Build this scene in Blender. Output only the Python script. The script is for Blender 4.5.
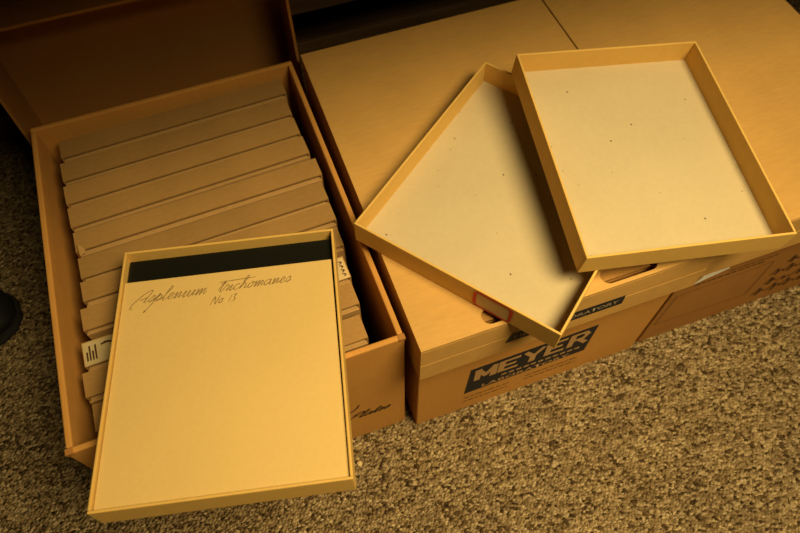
import bpy, bmesh, math, random
from mathutils import Vector, Matrix, Euler

for o in list(bpy.data.objects):
    bpy.data.objects.remove(o, do_unlink=True)
S = bpy.context.scene
COL = S.collection
random.seed(7)

# ------------------------------------------------------------------ camera
cd = bpy.data.cameras.new('camera'); cam = bpy.data.objects.new('camera', cd); COL.objects.link(cam)
cd.sensor_width = 36.0; cd.lens = 29.277; cd.clip_start = 0.01
_R = Matrix(((0.9407344, 0.2962259, -0.1651334), (-0.3390663, 0.8110632, -0.4766660), (-0.0072672, 0.5044072, 0.8634353)))
cam.matrix_world = Matrix.Translation((-0.093627, -0.214527, 0.828101)) @ _R.to_4x4()
cd.dof.use_dof = True; cd.dof.focus_distance = 0.66; cd.dof.aperture_fstop = 5.6
S.camera = cam

# ------------------------------------------------------------------ light
def aim(o, target):
    d = Vector(target) - o.location
    o.rotation_euler = d.to_track_quat('-Z', 'Y').to_euler()
ld = bpy.data.lights.new('warm_lamp', 'AREA'); ld.shape = 'DISK'; ld.size = 0.72
ld.energy = 7.6; ld.color = (1.0, 0.785, 0.385); ld.spread = math.radians(78)
lamp = bpy.data.objects.new('warm_lamp', ld); COL.objects.link(lamp)
lamp.location = (0.46, -0.50, 1.55); aim(lamp, (0.13, -0.14, 0.2))
w = bpy.data.worlds.new('World'); S.world = w; w.use_nodes = True
w.node_tree.nodes['Background'].inputs[0].default_value = (1.0, 0.75, 0.40, 1)
w.node_tree.nodes['Background'].inputs[1].default_value = 0.006
S.view_settings.view_transform = 'Standard'; S.view_settings.look = 'None'
S.view_settings.exposure = 0.0; S.view_settings.gamma = 1.0; S.view_settings.use_curve_mapping = False

# ------------------------------------------------------------------ materials
def new_mat(name):
    m = bpy.data.materials.new(name); m.use_nodes = True
    nt = m.node_tree; return m, nt, nt.nodes['Principled BSDF']
def N(nt, t, **k):
    n = nt.nodes.new(t)
    for a, b in k.items(): setattr(n, a, b)
    return n
def ramp(nt, stops):
    r = N(nt, 'ShaderNodeValToRGB'); e = r.color_ramp.elements
    while len(e) < len(stops): e.new(0.5)
    for x, (p, c) in zip(e, stops): x.position = p; x.color = (*c, 1)
    return r
def paper(name, c, dc=0.12, scale=90, rough=0.8, spec=0.25, speck=0.0, stretch=(1, 1, 1), bump=0.06, speck_scale=55, speck_col=(0.10, 0.06, 0.03)):
    m, nt, b = new_mat(name)
    tc = N(nt, 'ShaderNodeTexCoord'); mp = N(nt, 'ShaderNodeMapping'); mp.inputs['Scale'].default_value = stretch
    nt.links.new(tc.outputs['Object'], mp.inputs[0])
    n1 = N(nt, 'ShaderNodeTexNoise'); n1.inputs['Scale'].default_value = scale; n1.inputs['Detail'].default_value = 6; n1.inputs['Roughness'].default_value = 0.65
    n2 = N(nt, 'ShaderNodeTexNoise'); n2.inputs['Scale'].default_value = 9; n2.inputs['Detail'].default_value = 3
    nt.links.new(mp.outputs[0], n1.inputs[0]); nt.links.new(tc.outputs['Object'], n2.inputs[0])
    mx = N(nt, 'ShaderNodeMath', operation='ADD'); nt.links.new(n1.outputs[0], mx.inputs[0]); nt.links.new(n2.outputs[0], mx.inputs[1])
    hv = N(nt, 'ShaderNodeMath', operation='MULTIPLY'); hv.inputs[1].default_value = 0.5; nt.links.new(mx.outputs[0], hv.inputs[0])
    lo = tuple(x * (1 - dc) for x in c); hi = tuple(min(1, x * (1 + dc)) for x in c)
    r = ramp(nt, [(0.32, lo), (0.68, hi)]); nt.links.new(hv.outputs[0], r.inputs[0])
    out = r.outputs[0]
    if speck > 0:
        v = N(nt, 'ShaderNodeTexVoronoi'); v.inputs['Scale'].default_value = speck_scale; nt.links.new(tc.outputs['Object'], v.inputs[0])
        sr = ramp(nt, [(0.0, (1, 1, 1)), (speck, (1, 1, 1)), (speck + 0.03, (0, 0, 0))]); nt.links.new(v.outputs['Distance'], sr.inputs[0])
        sep = N(nt, 'ShaderNodeSeparateColor'); nt.links.new(v.outputs['Color'], sep.inputs[0])
        th = N(nt, 'ShaderNodeMath', operation='GREATER_THAN'); th.inputs[1].default_value = 0.35; nt.links.new(sep.outputs[0], th.inputs[0])
        ml = N(nt, 'ShaderNodeMath', operation='MULTIPLY'); nt.links.new(th.outputs[0], ml.inputs[0]); nt.links.new(sr.outputs[0], ml.inputs[1])
        mix = N(nt, 'ShaderNodeMix', data_type='RGBA'); nt.links.new(ml.outputs[0], mix.inputs['Factor']); nt.links.new(out, mix.inputs['A'])
        mix.inputs['B'].default_value = (*speck_col, 1); out = mix.outputs['Result']
    nt.links.new(out, b.inputs['Base Color'])
    b.inputs['Roughness'].default_value = rough; b.inputs['Specular IOR Level'].default_value = spec
    bp = N(nt, 'ShaderNodeBump'); bp.inputs['Strength'].default_value = bump; bp.inputs['Distance'].default_value = 0.002
    nt.links.new(n1.outputs[0], bp.inputs['Height']); nt.links.new(bp.outputs[0], b.inputs['Normal'])
    return m
def vary(m, lo=0.86, hi=1.1):
    nt = m.node_tree; b = nt.nodes['Principled BSDF']; src = b.inputs['Base Color'].links[0].from_socket
    oi = N(nt, 'ShaderNodeObjectInfo'); mr = N(nt, 'ShaderNodeMapRange'); mr.inputs['To Min'].default_value = lo; mr.inputs['To Max'].default_value = hi
    nt.links.new(oi.outputs['Random'], mr.inputs['Value'])
    mul = N(nt, 'ShaderNodeMix', data_type='RGBA', blend_type='MULTIPLY'); mul.inputs['Factor'].default_value = 1
    nt.links.new(src, mul.inputs['A']); nt.links.new(mr.outputs[0], mul.inputs['B']); nt.links.new(mul.outputs['Result'], b.inputs['Base Color'])
    return m
def plain(name, c, rough=0.6, spec=0.3):
    m, nt, b = new_mat(name); b.inputs['Base Color'].default_value = (*c, 1)
    b.inputs['Roughness'].default_value = rough; b.inputs['Specular IOR Level'].default_value = spec
    return m
M = {}
M['kraft'] = paper('kraft_cardboard', (0.56, 0.315, 0.086), 0.12, 60, 0.72, 0.3, stretch=(1, 6, 1), bump=0.05)
M['kraft_body_shaded'] = paper('kraft_box_wall_shade_tint', (0.54, 0.258, 0.058), 0.10, 60, 0.75, 0.25, stretch=(6, 1, 1), bump=0.05)  # same kraft as the lids, redder: shade on the fronts put into the colour
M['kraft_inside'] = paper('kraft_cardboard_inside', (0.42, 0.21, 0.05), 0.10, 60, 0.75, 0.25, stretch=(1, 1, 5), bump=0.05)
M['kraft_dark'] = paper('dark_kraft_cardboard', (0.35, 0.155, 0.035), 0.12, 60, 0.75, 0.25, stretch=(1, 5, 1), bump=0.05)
M['spine'] = paper('aged_box_board', (0.36, 0.202, 0.064), 0.16, 120, 0.8, 0.2, stretch=(1, 4, 1), bump=0.08)
M['spine_base'] = paper('aged_box_board_base', (0.43, 0.25, 0.09), 0.14, 120, 0.8, 0.2, bump=0.08)
vary(M['spine'])
M['tan'] = paper('tan_tray_board', (0.66, 0.44, 0.15), 0.06, 140, 0.7, 0.3, bump=0.04)
M['tan_rim'] = paper('tan_tray_wall', (0.69, 0.425, 0.108), 0.07, 140, 0.7, 0.3, bump=0.05)
M['lining'] = paper('grey_tray_lining', (0.54, 0.435, 0.262), 0.06, 200, 0.85, 0.2, speck=0.045, speck_scale=60, bump=0.06)
M['card'] = paper('manila_card', (0.70, 0.475, 0.17), 0.05, 220, 0.75, 0.25, bump=0.05)
M['ink'] = plain('navy_printing_ink', (0.012, 0.014, 0.020), 0.6, 0.25)
M['print'] = plain('brown_printing_ink', (0.07, 0.032, 0.012), 0.75, 0.2)
M['kraft_letter'] = plain('unprinted_kraft', (0.47, 0.275, 0.115), 0.75, 0.2)
M['grey_letter'] = plain('pale_lettering', (0.36, 0.27, 0.17), 0.75, 0.2)
M['pencil'] = plain('pencil_line', (0.27, 0.17, 0.065), 0.7, 0.3)
M['marker'] = plain('black_marker', (0.025, 0.016, 0.012), 0.6, 0.3)
M['outline'] = plain('printed_outline', (0.19, 0.085, 0.03), 0.75, 0.2)
M['red'] = plain('red_border', (0.60, 0.07, 0.035), 0.65, 0.25)
M['label'] = paper('aged_label_paper', (0.60, 0.44, 0.21), 0.05, 150, 0.75, 0.2)
M['white_label'] = paper('white_label_paper', (0.50, 0.39, 0.20), 0.10, 150, 0.8, 0.2)
M['white_paper'] = paper('white_paper', (0.85, 0.82, 0.74), 0.04, 150, 0.8, 0.2)
M['black_plate'] = plain('black_glass', (0.009, 0.009, 0.006), 0.35, 0.3)
M['shoe'] = plain('black_leather', (0.008, 0.008, 0.009), 0.6, 0.25)
M['sole'] = plain('black_rubber', (0.012, 0.011, 0.010), 0.8, 0.2)

def carpet():
    m, nt, b = new_mat('loop_pile_carpet')
    tc = N(nt, 'ShaderNodeTexCoord'); mp = N(nt, 'ShaderNodeMapping'); mp.inputs['Scale'].default_value = (1, 1.35, 1); mp.inputs['Rotation'].default_value = (0, 0, 0.5)
    nt.links.new(tc.outputs['Object'], mp.inputs[0])
    nz = N(nt, 'ShaderNodeTexNoise'); nz.inputs['Scale'].default_value = 120; nt.links.new(mp.outputs[0], nz.inputs[0])
    ad = N(nt, 'ShaderNodeVectorMath', operation='MULTIPLY_ADD'); ad.inputs[1].default_value = (0.004, 0.004, 0); 
    nt.links.new(nz.outputs['Color'], ad.inputs[0]); nt.links.new(mp.outputs[0], ad.inputs[2])
    v = N(nt, 'ShaderNodeTexVoronoi'); v.inputs['Scale'].default_value = 240; nt.links.new(ad.outputs[0], v.inputs[0])
    sep = N(nt, 'ShaderNodeSeparateColor'); nt.links.new(v.outputs['Color'], sep.inputs[0])
    r = ramp(nt, [(0.0, (0.07, 0.042, 0.017)), (0.16, (0.13, 0.083, 0.036)), (0.30, (0.27, 0.185, 0.088)), (0.65, (0.37, 0.26, 0.13)), (1.0, (0.60, 0.46, 0.26))])
    nt.links.new(sep.outputs[0], r.inputs[0])
    big = N(nt, 'ShaderNodeTexNoise'); big.inputs['Scale'].default_value = 14; big.inputs['Detail'].default_value = 4; nt.links.new(tc.outputs['Object'], big.inputs[0])
    br = ramp(nt, [(0.3, (0.82, 0.80, 0.80)), (0.7, (1.1, 1.08, 1.02))]); nt.links.new(big.outputs[0], br.inputs[0])
    mul = N(nt, 'ShaderNodeMix', data_type='RGBA', blend_type='MULTIPLY'); mul.inputs['Factor'].default_value = 1
    nt.links.new(r.outputs[0], mul.inputs['A']); nt.links.new(br.outputs[0], mul.inputs['B'])
    nt.links.new(mul.outputs['Result'], b.inputs['Base Color']); b.inputs['Roughness'].default_value = 0.95; b.inputs['Specular IOR Level'].default_value = 0.1
    inv = N(nt, 'ShaderNodeMath', operation='SUBTRACT'); inv.inputs[0].default_value = 1; nt.links.new(v.outputs['Distance'], inv.inputs[1])
    f2 = N(nt, 'ShaderNodeTexNoise'); f2.inputs['Scale'].default_value = 700; nt.links.new(tc.outputs['Object'], f2.inputs[0])
    sm = N(nt, 'ShaderNodeMath', operation='MULTIPLY_ADD'); sm.inputs[1].default_value = 0.3; nt.links.new(f2.outputs[0], sm.inputs[0]); nt.links.new(inv.outputs[0], sm.inputs[2])
    bp = N(nt, 'ShaderNodeBump'); bp.inputs['Strength'].default_value = 1.0; bp.inputs['Distance'].default_value = 0.007
    nt.links.new(sm.outputs[0], bp.inputs['Height']); nt.links.new(bp.outputs[0], b.inputs['Normal'])
    return m
def wood():
    m, nt, b = new_mat('dark_stained_wood')
    tc = N(nt, 'ShaderNodeTexCoord'); mp = N(nt, 'ShaderNodeMapping'); mp.inputs['Scale'].default_value = (1.2, 14, 14)
    nt.links.new(tc.outputs['Object'], mp.inputs[0])
    n = N(nt, 'ShaderNodeTexNoise'); n.inputs['Scale'].default_value = 5; n.inputs['Detail'].default_value = 6; nt.links.new(mp.outputs[0], n.inputs[0])
    r = ramp(nt, [(0.3, (0.08, 0.045, 0.02)), (0.7, (0.20, 0.11, 0.05))]); nt.links.new(n.outputs[0], r.inputs[0])
    nt.links.new(r.outputs[0], b.inputs['Base Color']); b.inputs['Roughness'].default_value = 0.55
    return m
M['carpet'] = carpet(); M['wood'] = wood()

# ------------------------------------------------------------------ helpers
def link_mesh(name, bm, mat, parent=None, bevel=0.0, smooth=False):
    bmesh.ops.recalc_face_normals(bm, faces=bm.faces[:])
    me = bpy.data.meshes.new(name); bm.to_mesh(me); bm.free()
    if mat: me.materials.append(mat)
    if smooth:
        for p in me.polygons: p.use_smooth = True
    o = bpy.data.objects.new(name, me); COL.objects.link(o)
    if parent: o.parent = parent
    if bevel > 0:
        b = o.modifiers.new('bevel', 'BEVEL'); b.width = bevel; b.segments = 2; b.limit_method = 'ANGLE'; b.angle_limit = 0.7
    return o
def add_box(bm, a, b):
    x0, y0, z0 = a; x1, y1, z1 = b
    vs = [bm.verts.new(p) for p in ((x0, y0, z0), (x1, y0, z0), (x1, y1, z0), (x0, y1, z0), (x0, y0, z1), (x1, y0, z1), (x1, y1, z1), (x0, y1, z1))]
    for f in ((0, 3, 2, 1), (4, 5, 6, 7), (0, 1, 5, 4), (1, 2, 6, 5), (2, 3, 7, 6), (3, 0, 4, 7)): bm.faces.new([vs[i] for i in f])
    return vs
def box(name, a, b, mat, parent=None, bevel=0.0):
    bm = bmesh.new(); add_box(bm, a, b); return link_mesh(name, bm, mat, parent, bevel)
def hexa(name, pts, mat, parent=None, bevel=0.0):
    bm = bmesh.new(); vs = [bm.verts.new(p) for p in pts]
    for f in ((0, 3, 2, 1), (4, 5, 6, 7), (0, 1, 5, 4), (1, 2, 6, 5), (2, 3, 7, 6), (3, 0, 4, 7)): bm.faces.new([vs[i] for i in f])
    return link_mesh(name, bm, mat, parent, bevel)
def empty(name, label, cat, loc=(0, 0, 0), rot=None, group=None):
    o = bpy.data.objects.new(name, None); COL.objects.link(o); o.empty_display_size = 0.05
    m = Matrix.Translation(loc)
    if rot is not None: m = m @ rot.to_4x4()
    o.matrix_world = m; tag(o, label, cat, group); return o
def tag(o, label, cat, group=None):
    o['label'] = label; o['category'] = cat
    if group: o['group'] = group
    return o
def frame(o, u, n):
    """Matrix: local x along u, local z along n, at origin o."""
    u = Vector(u).normalized(); n = Vector(n).normalized(); v = n.cross(u)
    return Matrix(((u.x, v.x, n.x, o[0]), (u.y, v.y, n.y, o[1]), (u.z, v.z, n.z, o[2]), (0, 0, 0, 1)))
def catmull(P, n=6):
    if len(P) < 3: return P
    Q = [P[0]] + list(P) + [P[-1]]; out = []
    for i in range(1, len(Q) - 2):
        p0, p1, p2, p3 = [Vector((*q, 0)) for q in Q[i - 1:i + 3]]
        for k in range(n):
            t = k / n
            q = 0.5 * ((2 * p1) + (p2 - p0) * t + (2 * p0 - 5 * p1 + 4 * p2 - p3) * t * t + (3 * p1 - p0 - 3 * p2 + p3) * t ** 3)
            out.append((q.x, q.y))
    out.append(P[-1]); return out
def ribbon(bm, P, wd, F, h=0.00025, taper=0.35):
    """A flat pen stroke of width wd along the 2-D path P, laid in frame F."""
    n = len(P); L = []
    for i in range(n):
        a = Vector(P[max(0, i - 1)]); b = Vector(P[min(n - 1, i + 1)]); d = b - a
        if d.length < 1e-9: d = Vector((1, 0))
        d.normalize(); nn = Vector((-d.y, d.x))
        ww = wd * 0.5 * (1 - taper * (1 - min(1, min(i, n - 1 - i) / max(1, n * 0.25)))) * (1 + 0.15 * math.sin(i * 1.7))
        p = Vector(P[i]); L.append((p + nn * ww, p - nn * ww))
    vs = []
    for a, b in L:
        vs.append((bm.verts.new(F @ Vector((a.x, a.y, h))), bm.verts.new(F @ Vector((b.x, b.y, h)))))
    for i in range(n - 1): bm.faces.new((vs[i][0], vs[i][1], vs[i + 1][1], vs[i + 1][0]))
def strokes(name, paths, wd, F, mat, parent, smooth=True, h=0.00025):
    bm = bmesh.new()
    for P in paths: ribbon(bm, catmull(P) if smooth else P, wd, F, h)
    return link_mesh(name, bm, mat, parent)
def text(name, body, F, width, height, mat, parent, bold=0.0, depth=0.0002, shear=0.0, spacing=1.0):
    cu = bpy.data.curves.new('lettering', 'FONT'); cu.body = body; cu.size = 1; cu.offset = bold; cu.shear = shear; cu.space_character = spacing; cu.resolution_u = 3
    t = bpy.data.objects.new('lettering', cu); COL.objects.link(t)
    dg = bpy.context.evaluated_depsgraph_get(); dg.update()
    me = bpy.data.meshes.new_from_object(t.evaluated_get(dg)); bpy.data.objects.remove(t, do_unlink=True); bpy.data.curves.remove(cu)
    xs = [v.co.x for v in me.vertices]; ys = [v.co.y for v in me.vertices]
    sx = width / (max(xs) - min(xs)); sy = height / (max(ys) - min(ys))
    for v in me.vertices: v.co = F @ Vector(((v.co.x - min(xs)) * sx, (v.co.y - min(ys)) * sy, depth))
    me.materials.clear(); me.materials.append(mat); me.name = name
    o = bpy.data.objects.new(name, me); COL.objects.link(o); o.parent = parent; return o
# cursive alphabet: each letter is a list of strokes and an advance, x-height = 1
CUR = {
 'a': ([[(0.75, 0.85), (0.4, 1.0), (0.05, 0.55), (0.2, 0.05), (0.6, 0.3), (0.8, 0.95), (0.75, 0.2), (0.95, 0.05), (1.2, 0.4)]], 1.1),
 'c': ([[(0.75, 0.8), (0.45, 1.0), (0.1, 0.5), (0.35, 0.02), (0.85, 0.3)]], 0.85),
 'e': ([[(0.0, 0.3), (0.5, 0.6), (0.55, 0.95), (0.25, 0.95), (0.15, 0.35), (0.4, 0.02), (0.85, 0.35)]], 0.8),
 'h': ([[(0.0, 0.2), (0.5, 1.6), (0.55, 2.2), (0.3, 2.0), (0.15, 0.0)], [(0.15, 0.2), (0.5, 0.95), (0.75, 0.7), (0.75, 0.1), (1.1, 0.3)]], 1.05),
 'i': ([[(0.0, 0.3), (0.3, 1.0), (0.25, 0.15), (0.4, 0.02), (0.7, 0.4)]], 0.6),
 'l': ([[(0.0, 0.2), (0.5, 1.6), (0.55, 2.1), (0.35, 2.0), (0.2, 0.3), (0.4, 0.0), (0.7, 0.35)]], 0.65),
 'm': ([[(0.0, 0.6), (0.2, 1.0), (0.2, 0.0), (0.5, 0.95), (0.65, 0.8), (0.6, 0.0), (0.95, 0.95), (1.1, 0.75), (1.05, 0.1), (1.4, 0.4)]], 1.35),
 'n': ([[(0.0, 0.6), (0.2, 1.0), (0.2, 0.0), (0.55, 0.95), (0.7, 0.75), (0.65, 0.1), (1.0, 0.4)]], 0.95),
 'o': ([[(0.5, 1.0), (0.1, 0.6), (0.25, 0.02), (0.7, 0.4), (0.5, 1.0), (0.95, 0.8)]], 0.85),
 'p': ([[(0.0, 0.4), (0.35, 1.2), (-0.25, -1.5), (-0.35, -1.2)], [(0.1, 0.3), (0.5, 1.0), (0.75, 0.5), (0.3, 0.05), (0.9, 0.3)]], 0.85),
 'r': ([[(0.0, 0.4), (0.25, 1.05), (0.6, 0.85), (0.5, 0.1), (0.8, 0.3)]], 0.7),
 's': ([[(0.0, 0.2), (0.4, 1.05), (0.6, 0.4), (0.2, 0.0), (0.8, 0.35)]], 0.7),
 't': ([[(0.0, 0.3), (0.4, 1.9), (0.3, 0.3), (0.45, 0.0), (0.8, 0.4)], [(0.0, 1.35), (0.75, 1.45)]], 0.65),
 'u': ([[(0.0, 0.5), (0.2, 1.0), (0.2, 0.2), (0.45, 0.05), (0.75, 1.0), (0.72, 0.15), (1.1, 0.4)]], 1.0),
 'A': ([[(-0.15, -0.7), (-0.45, -0.75), (-0.5, -0.1), (-0.1, 0.9), (0.5, 1.75), (1.0, 1.9), (0.95, 1.1), (0.75, 0.2), (0.95, 0.05), (1.3, 0.4)], [(0.0, 0.55), (0.5, 0.62), (0.92, 0.9)]], 1.2),
 'N': ([[(-0.1, -0.1), (0.3, 1.6), (0.8, 0.0), (1.2, 1.8)]], 1.3),
 'P': ([[(0.5, 1.9), (0.1, 0.0)], [(0.0, 1.5), (0.9, 2.2), (1.3, 1.5), (0.4, 0.9)]], 1.3),
 '1': ([[(0.25, 1.5), (0.1, 0.0)]], 0.6),
 '3': ([[(0.0, 1.4), (0.5, 1.5), (0.3, 0.85), (0.6, 0.4), (0.1, -0.05)]], 0.8),
 '.': ([[(0.0, 0.0), (0.12, 0.08)]], 0.4),
 ' ': ([], 1.1),
}
def cursive(s, x, y, hgt, slant=0.25, sx=1.0, rise=0.0):
    out = []; cx = 0
    for ch in s:
        st, adv = CUR[ch]
        for P in st:
            Q = []
            for (a, b) in P:
                X = x + (cx + a + slant * b) * hgt * sx; Q.append((X, y + b * hgt + (X - x) * rise))
            out.append(Q)
        cx += adv
    return out

# ------------------------------------------------------------------ setting: floor
floor = box('floor', (-1.6, -1.3, -0.02), (1.9, 1.6, 0.0), M['carpet']); floor['kind'] = 'structure'

# ------------------------------------------------------------------ dark wooden bookcase behind the boxes, plus an added top to shade them
CT_EDGE, CT_Z = 0.085, 0.74          # front edge and underside of the added, unseen top
bc = empty('wooden_bookcase', 'dark wooden bookcase in deep shadow behind the row of cardboard boxes, with an added top', 'counter', (0.25, 0.70, 0))
BX0, BX1, BY0, BY1 = -1.3, 1.1, -0.17, 0.17
box('side_panel', (BX0, BY0, 0), (BX0 + .022, BY1, CT_Z - .001), M['wood'], bc, .001)
box('side_panel', (BX1 - .022, BY0, 0), (BX1, BY1, CT_Z - .001), M['wood'], bc, .001)
box('back_panel', (BX0 + .023, BY1 - .012, 0.0), (BX1 - .023, BY1, CT_Z - .001), M['wood'], bc)
for z, back in ((0.03, .16), (0.262, .004)):
    box('shelf', (BX0 + .023, BY0 + back, z), (BX1 - .023, BY1 - .013, z + .024), M['wood'], bc, .0015)
box('kick_board', (BX0 + .023, BY0 + .17, 0), (BX1 - .023, BY0 + .185, 0.029), M['wood'], bc)
box('shelf_lip', (BX0 + .023, BY0 - .006, 0.244), (BX1 - .023, BY0 + .0035, 0.290), M['wood'], bc, .002)
box('added_shade_top', (BX0 - .03, CT_EDGE - 0.70, CT_Z), (BX1 + .03, BY1 + .02, CT_Z + .03), M['wood'], bc, .003)  # added out of view to darken the rear of the boxes

# ------------------------------------------------------------------ cardboard storage boxes
def carton(name, label, loc, yaw, wd, d, h, th, mat, inside, group=None):
    t = empty(name, label, 'cardboard box', loc, Matrix.Rotation(yaw, 3, 'Z'), group)
    box('bottom_panel', (th, th, 0.0), (wd - th, d - th, 0.004), inside, t)
    box('front_wall', (0, 0, 0), (wd, th, h), mat, t, .0016)
    box('back_wall', (0, d - th, 0), (wd, d, h), mat, t, .0016)
    box('side_wall', (0, th, 0), (th, d - th, h - .0004), mat, t, .0016)
    box('side_wall', (wd - th, th, 0), (wd, d - th, h - .0004), mat, t, .0016)
    return t
def stadium(bm, cx, cy, L, r, z0, z1):
    pts = []
    for k in range(9): a = -math.pi / 2 + math.pi * k / 8; pts.append((cx + L / 2 - r + r * math.cos(a), cy + r * math.sin(a)))
    for k in range(9): a = math.pi / 2 + math.pi * k / 8; pts.append((cx - L / 2 + r + r * math.cos(a), cy + r * math.sin(a)))
    return pts
def plate_with_slots(name, x0, y0, x1, y1, z0, z1, slots, mat, parent):
    """A flat panel with stadium-shaped slots cut clean through it."""
    bm = bmesh.new(); loops = [[(x0, y0), (x1, y0), (x1, y1), (x0, y1)]] + slots
    edges = []
    for lp in loops:
        vs = [bm.verts.new((x, y, z0)) for x, y in lp]
        edges += [bm.edges.new((vs[i], vs[(i + 1) % len(vs)])) for i in range(len(vs))]
    g = bmesh.ops.triangle_fill(bm, edges=edges, use_beauty=True)
    kill = []
    for f in bm.faces:
        c = f.calc_center_median()
        for s in slots:
            if point_in(c.x, c.y, s): kill.append(f); break
    bmesh.ops.delete(bm, geom=kill, context='FACES_ONLY')
    r = bmesh.ops.extrude_face_region(bm, geom=bm.faces[:])
    for v in [e for e in r['geom'] if isinstance(e, bmesh.types.BMVert)]: v.co.z = z1
    return link_mesh(name, bm, mat, parent)
def point_in(x, y, P):
    c = False
    for i in range(len(P)):
        (ax, ay), (bx, by) = P[i], P[i - 1]
        if (ay > y) != (by > y) and x < (bx - ax) * (y - ay) / (by - ay) + ax: c = not c
    return c
def flap(name, wd, h, th, mat, parent, T, crease=True):
    """Skirt flap: profile with a faint score line, extruded along x, placed by matrix T. Local: x along, y out, z down from 0."""
    prof = [(0, 0), (th, -0.0006), (th, -h * .47), (th - .0003, -h * .475), (th - .0003, -h * .485), (th, -h * .49), (th, -h), (0, -h)]
    bm = bmesh.new(); rows = []
    for x in (0, wd): rows.append([bm.verts.new(T @ Vector((x, y, z))) for y, z in prof])
    n = len(prof)
    for i in range(n): bm.faces.new((rows[0][i], rows[0][(i + 1) % n], rows[1][(i + 1) % n], rows[1][i]))
    bm.faces.new(rows[0]); bm.faces.new(rows[1][::-1])
    return link_mesh(name, bm, mat, parent)
def lid(name, label, M4, wd, d, sk, mat, inside, slots=None, group=None, splay=0.0):
    """Box lid, local origin at its top's front-left corner on the rim plane: z 0 = rim, z sk = outer top."""
    t = bpy.data.objects.new(name, None); COL.objects.link(t); t.matrix_world = M4; tag(t, label, 'box lid', group)
    th = .0035
    sl = []
    if slots:
        for (cx, cy, L, r) in slots: sl.append(stadium(None, cx, cy, L, r, 0, 0))
    if sl: plate_with_slots('top_panel', 0, 0, wd, d, sk - th, sk, sl, mat, t)
    else: box('top_panel', (0, 0, sk - th), (wd, d, sk), mat, t, .0012)
    z = sk - th - .0002
    R = lambda a, b, c: Matrix.Translation((a, b, c))
    flap('front_flap', wd, z, th, mat, t, R(0, th, z) @ Matrix.Scale(-1, 4, (0, 1, 0)))
    flap('back_flap', wd, z, th, mat, t, R(0, d - th, z))
    flap('side_flap', d - 2 * th - .0004, z, th, mat, t, R(th, th + .0002, z) @ Matrix.Rotation(math.pi / 2, 4, 'Z'))
    flap('side_flap', d - 2 * th - .0004, z, th, mat, t, R(wd - th, th + .0002, z) @ Matrix.Rotation(math.pi / 2, 4, 'Z') @ Matrix.Scale(-1, 4, (0, 1, 0)))
    if slots:
        for (cx, cy, L, r) in slots:       # folded inner flap seen through the slot
            box('slot_flap', (cx - L / 2 - .012, cy - .0008, sk - th - .0062), (cx + L / 2 - .004, cy + r + .012, sk - th - .0042), inside, t)
            box('slot_flap', (cx - L / 2 - .012, cy + .0004, sk - th - .011), (cx + L / 2 + .012, cy + r + .012, sk - th - .009), inside, t)
    return t

# --- open box on the left, full of specimen boxes
B1 = (-0.3221, 0.0204); Y1 = 0.0107; W1, D1, H1 = 0.315, 0.4021, 0.2592
openbox = carton('storage_box', 'open brown cardboard box at left, packed with a row of thin tan boxes', (B1[0], B1[1], 0), Y1, W1, D1, H1, .006, M['kraft_body_shaded'], M['kraft_inside'], )
Fb1 = frame((0, -0.0001, 0), (1, 0, 0), (0, -1, 0))
ink = cursive('Plates', 0.243, 0.0765, 0.0082, 0.5, 1.18, -0.03)
ink += [[(0.260, 0.120), (0.255, 0.109), (0.245, 0.100)], [(0.222, 0.115), (0.230, 0.123), (0.238, 0.112), (0.246, 0.118)]]
strokes('marker_writing', ink, .0022, Fb1, M['marker'], openbox)['label'] = 'handwritten black marker word on the front wall'
# small torn nick at the front right corner of the open box
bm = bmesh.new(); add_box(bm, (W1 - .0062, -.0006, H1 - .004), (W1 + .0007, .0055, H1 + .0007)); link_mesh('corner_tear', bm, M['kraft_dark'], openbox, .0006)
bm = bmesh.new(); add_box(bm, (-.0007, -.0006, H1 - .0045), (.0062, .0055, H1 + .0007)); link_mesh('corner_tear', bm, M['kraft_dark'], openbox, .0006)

# --- its lid, leaning behind it with the inside towards us
LW, LD = 0.345, 0.4095
tilt = math.radians(2.2)
ML = Matrix.Translation((-0.3435, 0.4315, 0.0006)) @ Matrix.Rotation(-tilt, 4, 'X') @ Matrix(((1, 0, 0, 0), (0, 0, 1, 0), (0, 1, 0, 0), (0, 0, 0, 1)))
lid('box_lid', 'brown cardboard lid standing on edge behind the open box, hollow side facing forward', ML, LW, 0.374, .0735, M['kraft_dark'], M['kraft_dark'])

# --- middle box with printed front, closed
H2, SK = 0.2718, 0.0733
mid = carton('storage_box', 'closed cardboard box in the middle with a navy printed sign on its front', (0.0042, 0.0125, 0), 0.0, 0.3130, 0.396, H2 - .0147, .005, M['kraft_body_shaded'], M['kraft_inside'])
Fm = frame((-0.0042, -0.0002, 0), (1, 0, 0), (0, -1, 0))
def on(F, x, y, z=0.0): return F @ Matrix.Translation((x, y, z))
def quad(name, F, P, mat, parent, h=.0001):
    bm = bmesh.new(); a = [bm.verts.new(F @ Vector((x, y, h))) for x, y in P]; b = [bm.verts.new(F @ Vector((x, y, -.0001))) for x, y in P]
    n = len(P); bm.faces.new(a); bm.faces.new(b[::-1])
    for i in range(n): bm.faces.new((a[i], a[(i + 1) % n], b[(i + 1) % n], b[i]))
    return link_mesh(name, bm, mat, parent)
sign = quad('printed_sign', Fm, [(.0656, .060), (.2283, .066), (.2286, .141), (.0678, .137)], M['ink'], mid)
sign['label'] = 'navy printed sign'
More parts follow.
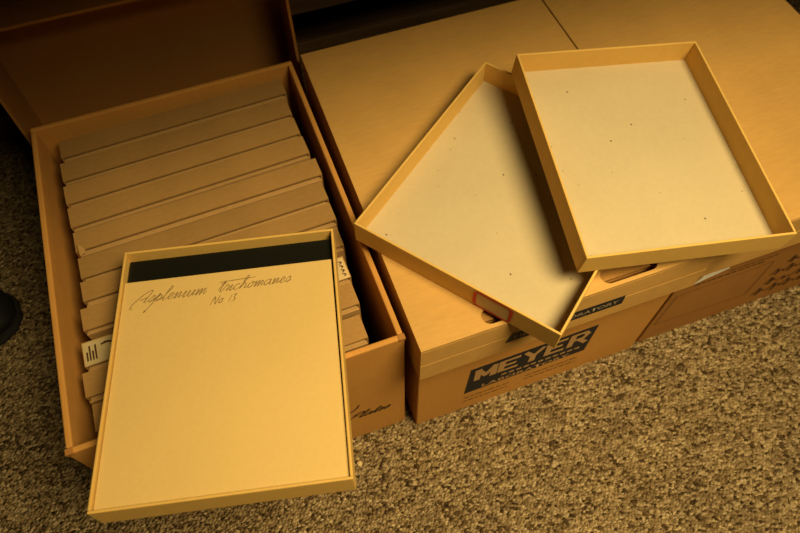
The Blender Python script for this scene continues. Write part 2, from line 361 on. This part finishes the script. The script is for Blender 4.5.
BLOCK = {'M': [[(0, 0), (0, 1)], [(0, 1), (.5, .25)], [(.5, .25), (1, 1)], [(1, 1), (1, 0)]],
         'E': [[(0, 0), (0, 1)], [(0, 1), (.95, 1)], [(0, .5), (.75, .5)], [(0, 0), (.95, 0)]],
         'Y': [[(0, 1), (.5, .45)], [(1, 1), (.5, .45)], [(.5, .5), (.5, 0)]],
         'R': [[(0, 0), (0, 1)], [(0, 1), (.75, 1)], [(.75, 1), (.95, .75)], [(.95, .75), (.75, .48)], [(.75, .48), (0, .48)], [(.45, .48), (1, 0)]]}
bm = bmesh.new(); k = 0
for i, ch in enumerate('MEYER'):
    lx = .0785 + i * .0300; lw = .0205; lz = .0995; lh = .0275 + .0008 * i
    for P in BLOCK[ch]:
        (ax, az), (bx_, bz) = [(lx + a * lw, lz + b * lh + .0006 * i) for a, b in P]
        d = Vector((bx_ - ax, bz - az)).normalized() * .0030
        wv = .0078 if abs(d.x) < .0005 else (.0062 if abs(d.y) > .0005 else .0056)
        ribbon(bm, [(ax - d.x, az - d.y), (bx_ + d.x, bz + d.y)], wv, Fm, .0003 + .00003 * k, 0.0); k += 1
link_mesh('lettering', bm, M['kraft_letter'], sign)
text('lettering', 'LABORATORY', on(Fm, .088, .066, .0003), .118, .0095, M['kraft_letter'], sign, bold=.02, spacing=1.05)
dash = [[(.112 + i * .0098, .0845), (.112 + i * .0098 + .0070, .0848)] for i in range(11)]
strokes('printed_bars', dash, .0070, Fm, M['kraft_letter'], sign, False, .0003)  # row of printed tan dashes between the two words
def small_print(name, F, x0, x1, zs, mat, parent, wd=.0034):
    P = []
    for z in zs:
        x = x0
        while x < x1:
            l = random.uniform(.004, .011); P.append([(x, z), (min(x1, x + l), z)]); x += l + .0022
    return strokes(name, P, wd, F, mat, parent, False)
small_print('small_print', Fm, .067, .128, (.043, .030), M['print'], mid)
small_print('small_print', Fm, .150, .223, (.047, .035), M['print'], mid)
M2 = Matrix.Translation((0, 0, H2 - SK))
lid2 = lid('box_lid', 'brown cardboard lid closed on the middle box, with hand slots along its front edge', M2, 0.3212, 0.4168, SK, M['kraft'], M['kraft_inside'],
           slots=[(0.097, 0.0125, 0.062, 0.0085), (0.2235, 0.0125, 0.062, 0.0085)])
Fl = frame((0, -0.0001, -(H2 - SK)), (1, 0, 0), (0, -1, 0))
band = quad('printed_band', Fl, [(.0915, .2205), (.2255, .2195), (.2242, .2385), (.0965, .2405)], M['ink'], lid2); band['label'] = 'navy printed strip with pale letters'
text('lettering', 'MEYER LABORATORY', on(Fl, .1005, .2262, .0003), .118, .0078, M['grey_letter'], band, bold=.015)

# --- right-hand box, closed
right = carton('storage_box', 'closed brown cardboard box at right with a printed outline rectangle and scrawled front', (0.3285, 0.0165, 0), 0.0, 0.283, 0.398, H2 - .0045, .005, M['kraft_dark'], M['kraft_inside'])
Fr = frame((-0.3285, -0.0002, 0), (1, 0, 0), (0, -1, 0))
rc = [(.339, .131), (.474, .137), (.479, .046), (.3365, .054)]
strokes('printed_outline', [[rc[i], rc[(i + 1) % 4]] for i in range(4)], .0016, Fr, M['outline'], right, False)
small_print('small_print', Fr, .356, .455, (.1485,), M['print'], right, .0045)
small_print('small_print', Fr, .40, .47, (.1565,), M['print'], right, .003)
sc = []
rs = random.Random(3)
for x0, z0, n in ((.505, .118, 3), (.494, .088, 5), (.502, .060, 4), (.497, .030, 5)):
    xx = x0
    for i in range(n):
        wl = rs.uniform(.010, .022); hh = rs.uniform(.008, .019); zb = z0 + rs.uniform(-.003, .003)
        sc.append([(xx, zb), (xx + wl * .3, zb + hh), (xx + wl * .5, zb + hh * .4), (xx + wl * .45, zb - hh * .2), (xx + wl * .8, zb + hh * .5), (xx + wl, zb + hh * .2)])
        xx += wl + rs.uniform(.000, .006)
strokes('marker_writing', sc, .0030, Fr, M['print'], right)
torn = [(.352, .153), (.358, .168), (.392, .1745), (.394, .167), (.382, .1625), (.368, .159)]
quad('torn_label', Fr, torn, M['white_paper'], right, .0003)['label'] = 'torn white paper scrap stuck below the lid'
M3 = Matrix.Translation((0.3236, 0.0065, H2 - SK - .0003))
lid3 = lid('box_lid', 'brown cardboard lid closed on the right-hand box behind the upper tray', M3, 0.2935, 0.4130, SK, M['kraft'], M['kraft_inside'])

# ------------------------------------------------------------------ thin specimen boxes standing in the open box
def tray_parts(t, wd, l, h, mat, floor_mat, th=.0024, crush=0.0, bevel=.0007):
    """Shallow tray centred on its bottom: floor + four walls; crush lowers the back-right corner."""
    a, b = wd / 2, l / 2
    box('tray_floor', (-a + th, -b + th, 0), (a - th, b - th, .0022), floor_mat, t)
    hz = lambda x, y: h - (crush if (x > 0 and y > 0) else 0)
    def wall(x0, y0, x1, y1, zs):
        hexa('side_wall', [(x0, y0, 0), (x1, y0, 0), (x1, y1, 0), (x0, y1, 0), (x0, y0, zs[0]), (x1, y0, zs[1]), (x1, y1, zs[2]), (x0, y1, zs[3])], mat, t, bevel)
    c = h - crush
    wall(-a, -b, a, -b + th, (h, h, h, h)); wall(-a, b - th, a, b, (h, c, c, h))
    e = .0001
    wall(-a, -b + th + e, -a + th, b - th - e, (h, h, h, h)); wall(a - th, -b + th + e, a, b - th - e, (h, h, c, c))
def specimen(L, Hh, tk, prot):
    """Two-piece board box standing on its long edge: lid opens to -y, base pokes out by prot. Local origin: middle of its foot."""
    t = empty('specimen_box', '', 'box')
    th = .002; a = L / 2
    bm = bmesh.new(); b = tk / 2 - prot
    add_box(bm, (-a, b + prot - th, 0), (a, b + prot, Hh))
    add_box(bm, (-a, -tk / 2 + prot, Hh - th), (a, b + prot - th, Hh)); add_box(bm, (-a, -tk / 2 + prot, 0), (a, b + prot - th, th))
    add_box(bm, (-a, -tk / 2 + prot, th), (-a + th, b + prot - th, Hh - th)); add_box(bm, (a - th, -tk / 2 + prot, th), (a, b + prot - th, Hh - th))
    link_mesh('cover', bm, M['spine'], t)
    g = .0030; bm = bmesh.new(); y0 = -tk / 2; g = .0022; y1 = tk / 2 - th - .001
    add_box(bm, (-a + g, y0, g), (a - g, y0 + th, Hh - g))
    add_box(bm, (-a + g, y0 + th, Hh - 3 * g - th), (a - g, y1, Hh - 3 * g)); add_box(bm, (-a + g, y0 + th, g), (a - g, y1, g + th))
    add_box(bm, (-a + g, y0 + th, g + th), (-a + g + th, y1, Hh - 3 * g - th)); add_box(bm, (a - g - th, y0 + th, g + th), (a - g, y1, Hh - 3 * g - th))
    link_mesh('base', bm, M['spine_base'], t)
    return t
def copy_tree(o, kinds=('cover', 'base')):
    c = o.copy(); COL.objects.link(c)
    for ch in list(o.children):
        if ch.name.split('.')[0] not in kinds: continue
        k = ch.copy(); COL.objects.link(k); k.parent = c
    return c
#        xL,     xR,     yL,     yR,   thickness, lip
ROWS = [(-.3015, -.0300, .3890, .4000, .0318, .0054),
        (-.3030, -.0325, .3550, .3655, .0318, .0044),
        (-.3028, -.0310, .3205, .3320, .0322, .0059),
        (-.3005, -.0290, .2860, .2985, .0325, .0054),
        (-.2985, -.0240, .2520, .2622, .0320, .0069),
        (-.2972, -.0270, .2185, .2285, .0310, .0049),
        (-.2972, -.0270, .1872, .1960, .0300, .0064),
        (-.3008, -.0290, .1560, .1640, .0300, .0049),
        (-.3040, -.0335, .1175, .1255, .0320, .0054),
        (-.3058, -.0350, .0845, .0915, .0310, .0054),
        (-.3010, -.0385, .0500, .0540, .0320, .0054)]
ORD = ['rearmost thin tan box, against the back wall of the open box',
       'second thin tan box from the back wall of the open box',
       'third thin tan box from the back wall of the open box',
       'fourth thin tan box from the back wall of the open box',
       'tan box with a torn left corner, fifth from the back of the open box',
       'thin tan box just in front of the one with the torn corner',
       'thin tan box nearest behind the written card tray, seventh from the back',
       'thin tan box behind the one with paper labels, mostly under the card tray',
       'thin tan box with paper labels at both ends, half under the card tray',
       'thin tan box just in front of the one with paper labels',
       'frontmost thin tan box in the open box, next to its front wall']
protos = {}
HS = 0.240
for i, (xl, xr, yl, yr, tk, lip) in enumerate(ROWS):
    L = 0.2705
    key = (tk, lip)
    if key not in protos: protos[key] = specimen(L, HS, tk, lip); o = protos[key]
    else: o = copy_tree(protos[key])
    yaw = math.atan2(yr - yl, xr - xl)
    lean = (-.004, .0, .003, -.002, .004, .0, .0, .0, .0, .0, .0)[i]
    sc = (xr - xl) / L
    o.matrix_world = Matrix.Translation(((xl + xr) / 2, (yl + yr) / 2, .0045)) @ Matrix.Rotation(yaw, 4, 'Z') @ Matrix.Diagonal((sc, 1, 1 - .004 * (i % 3), 1))
    tag(o, ORD[i], 'box', 'thin tan boxes filed in the open box')
    if i == 4:      # crumpled torn corner
        bm = bmesh.new(); x = -L / 2; z = HS
        P = [(x - .0005, -tk / 2 + .002, z - .012), (x + .004, -tk / 2 - .0015, z + .0012), (x + .010, -tk / 2 + .003, z + .0008), (x + .003, -tk / 2 + .013, z + .0026), (x - .0022, -tk / 2 + .010, z - .004), (x + .0075, -tk / 2 + .010, z + .0018)]
        v = [bm.verts.new(p) for p in P]
        for f in ((0, 1, 4), (1, 5, 3), (1, 3, 4), (1, 2, 5)): bm.faces.new([v[k] for k in f])
        tc_ = link_mesh('torn_corner', bm, M['spine_base'], o); sm = tc_.modifiers.new('thick', 'SOLIDIFY'); sm.thickness = .0008
    if i == 8:
        x = -L / 2
        Ft = frame((0, 0, HS + .0001), (1, 0, 0), (0, 0, 1))
        lb = quad('paper_label', Ft, [(x + .0008, -.0105), (x + .036, -.0105), (x + .036, .0148), (x + .0008, .0148)], M['white_label'], o, .0002); lb['label'] = 'white paper label with dark print at the left end'
        pr = []
        for k in range(4): pr.append([(x + .004 + k * .0028, -.006), (x + .0042 + k * .0028, .004 + .006 * (k % 2))])
        strokes('label_print', pr + [[(x + .018, .008), (x + .024, .009), (x + .03, .007)]], .0024, on(Ft, 0, 0, .0002), M['print'], lb)
        x = L / 2
        lb = quad('paper_label', Ft, [(x - .040, -.011), (x - .001, -.011), (x - .001, .0148), (x - .040, .0148)], M['label'], o, .0002); lb['label'] = 'tan paper label with handwriting at the right end'
        pr = [[(x - .006 - .0008 * (k % 2), -.008 + k * .005), (x - .004, -.006 + k * .005), (x - .0075, -.0045 + k * .005)] for k in range(4)]
        strokes('label_print', pr, .0013, on(Ft, 0, 0, .0002), M['print'], lb)

# ------------------------------------------------------------------ the three shallow trays
R1 = Matrix.Rotation(-0.916, 3, 'Z')
t1 = empty('tray', 'shallow tan tray with a red-bordered label, lying askew under the upper tray', 'tray', (0.1541, 0.1302, H2 + .0003), R1, 'shallow tan trays')
tray_parts(t1, .2225, .2653, .0295, M['tan_rim'], M['lining'], crush=.0062)
Ft1 = frame((-.2225 / 2, -.2653 / 2 - .0002, 0), (1, 0, 0), (0, -1, 0))
lb = quad('label', Ft1, [(.1385, .0035), (.1735, .0035), (.1735, .0265), (.1385, .0265)], M['label'], t1, .0002); lb['label'] = 'tan paper label with a red border'
def rrect(x0, y0, x1, y1, r):
    P = []
    for cx, cy, a0 in ((x1 - r, y0 + r, -90), (x1 - r, y1 - r, 0), (x0 + r, y1 - r, 90), (x0 + r, y0 + r, 180)):
        for k in range(4): a = math.radians(a0 + 30 * k); P.append((cx + r * math.cos(a), cy + r * math.sin(a)))
    return P + [P[0]]
strokes('label_border', [rrect(.1370, .0025, .1745, .0272, .004)], .0034, Ft1, M['red'], lb, False, .0005)['label'] = 'red printed border'

R2 = Matrix(((0.9820, 0.17949, 0.0588), (-0.17643, 0.98285, -0.0537), (-0.06743, 0.04236, 0.99682)))
t2 = empty('tray', 'empty shallow tan tray on top, resting across the tray with the red label', 'tray', (0.2849, 0.1192, 0.2999), R2, 'shallow tan trays')
tray_parts(t2, .2088, .2535, .0277, M['tan_rim'], M['lining'])

R3 = Matrix(((0.9755, 0.21998, 0.00288), (-0.21957, 0.97271, 0.07494), (0.01369, -0.07373, 0.99718)))
t3 = empty('tray', 'shallow tan tray with a handwritten card inside, propped on the open box', 'tray', (-0.1671, 0.0510, 0.2578), R3, 'shallow tan trays')
tray_parts(t3, .2085, .2532, .0302, M['tan_rim'], M['tan'])
# what lies in it
m3 = Matrix.Translation((-0.1671, 0.0510, 0.2578)) @ R3.to_4x4()
bp = box('glass_plate', (-.1005, -.118, .0024), (.1005, .1195, .0225), M['black_plate'], None, .0006); bp.matrix_world = m3
tag(bp, 'black glass plate showing as a dark strip above the handwritten card', 'plate')
card = hexa('card', [(-.1012, -.1232, .0231), (.1010, -.1232, .0231), (.0998, .0915, .0231), (-.1012, .0915, .0231), (-.1012, -.1232, .0266), (.1010, -.1232, .0266), (.0998, .0915, .0266), (-.1012, .0915, .0266)], M['card'], None, .0006); card.matrix_world = m3
tag(card, 'manila card with pencil handwriting lying in the tray on the open box', 'card')
Fc = frame((0, 0, .0267), (1, 0, 0), (0, 0, 1))
wr = cursive('Asplenium', -.0868, .0655, .0068, .42, 1.17, .035) + cursive('trichomanes', -.0110, .0680, .0064, .42, 1.13, .035)
wr += cursive('No 13', -.0165, .0550, .0050, .35, 1.0, .05)
wr += [[(-.0085, .0790), (.008, .0800), (.026, .0808)]]
strokes('handwriting', wr, .00085, Fc, M['pencil'], card, True, .00015)['label'] = 'pencil handwriting'

# ------------------------------------------------------------------ small things on the carpet
bm = bmesh.new(); bmesh.ops.create_icosphere(bm, subdivisions=1, radius=.0040)
for v in bm.verts: v.co = Vector((v.co.x * random.uniform(.7, 1.1), v.co.y * random.uniform(.8, 1.3), v.co.z * random.uniform(.5, .9)))
cr = link_mesh('paper_scrap', bm, M['label']); cr.location = (-0.0795, -0.0097, .0032)
tag(cr, 'tiny pale paper crumb on the carpet beside the written card tray', 'paper scrap')

# black shoe toe at the left edge
shoe = empty('shoe', 'rounded black shoe toe on the dark carpet at the left edge', 'shoe', (-0.466, 0.360, 0), Matrix.Rotation(math.radians(8), 3, 'Z'))
def loft(name, secs, mat, parent):
    bm = bmesh.new(); rows = []
    for (x, w2, z0, z1, pw) in secs:
        r = []
        for k in range(20):
            a = 2 * math.pi * k / 20; c, s = math.cos(a), math.sin(a)
            r.append(bm.verts.new((x, w2 * math.copysign(abs(c) ** pw, c), (z0 + z1) / 2 + (z1 - z0) / 2 * math.copysign(abs(s) ** pw, s))))
        rows.append(r)
    for i in range(len(rows) - 1):
        for k in range(20): bm.faces.new((rows[i][k], rows[i][(k + 1) % 20], rows[i + 1][(k + 1) % 20], rows[i + 1][k]))
    bm.faces.new(rows[0]); bm.faces.new(rows[-1][::-1])
    return link_mesh(name, bm, mat, parent, smooth=True)
loft('upper', [(-.285, .020, .012, .060, .8), (-.28, .032, .011, .085, .8), (-.24, .036, .011, .095, .8), (-.18, .036, .011, .088, .8), (-.12, .041, .011, .066, .8), (-.07, .045, .011, .052, .8), (-.03, .042, .011, .044, .8), (-.012, .031, .011, .035, .85), (-.003, .015, .012, .024, .9)], M['shoe'], shoe)
loft('sole', [(-.288, .022, 0, .0105, .5), (-.28, .034, 0, .0105, .5), (-.2, .036, 0, .0105, .5), (-.07, .047, 0, .0105, .5), (-.03, .045, 0, .0105, .5), (-.010, .033, 0, .0105, .5), (0, .017, 0.001, .0105, .5)], M['sole'], shoe)
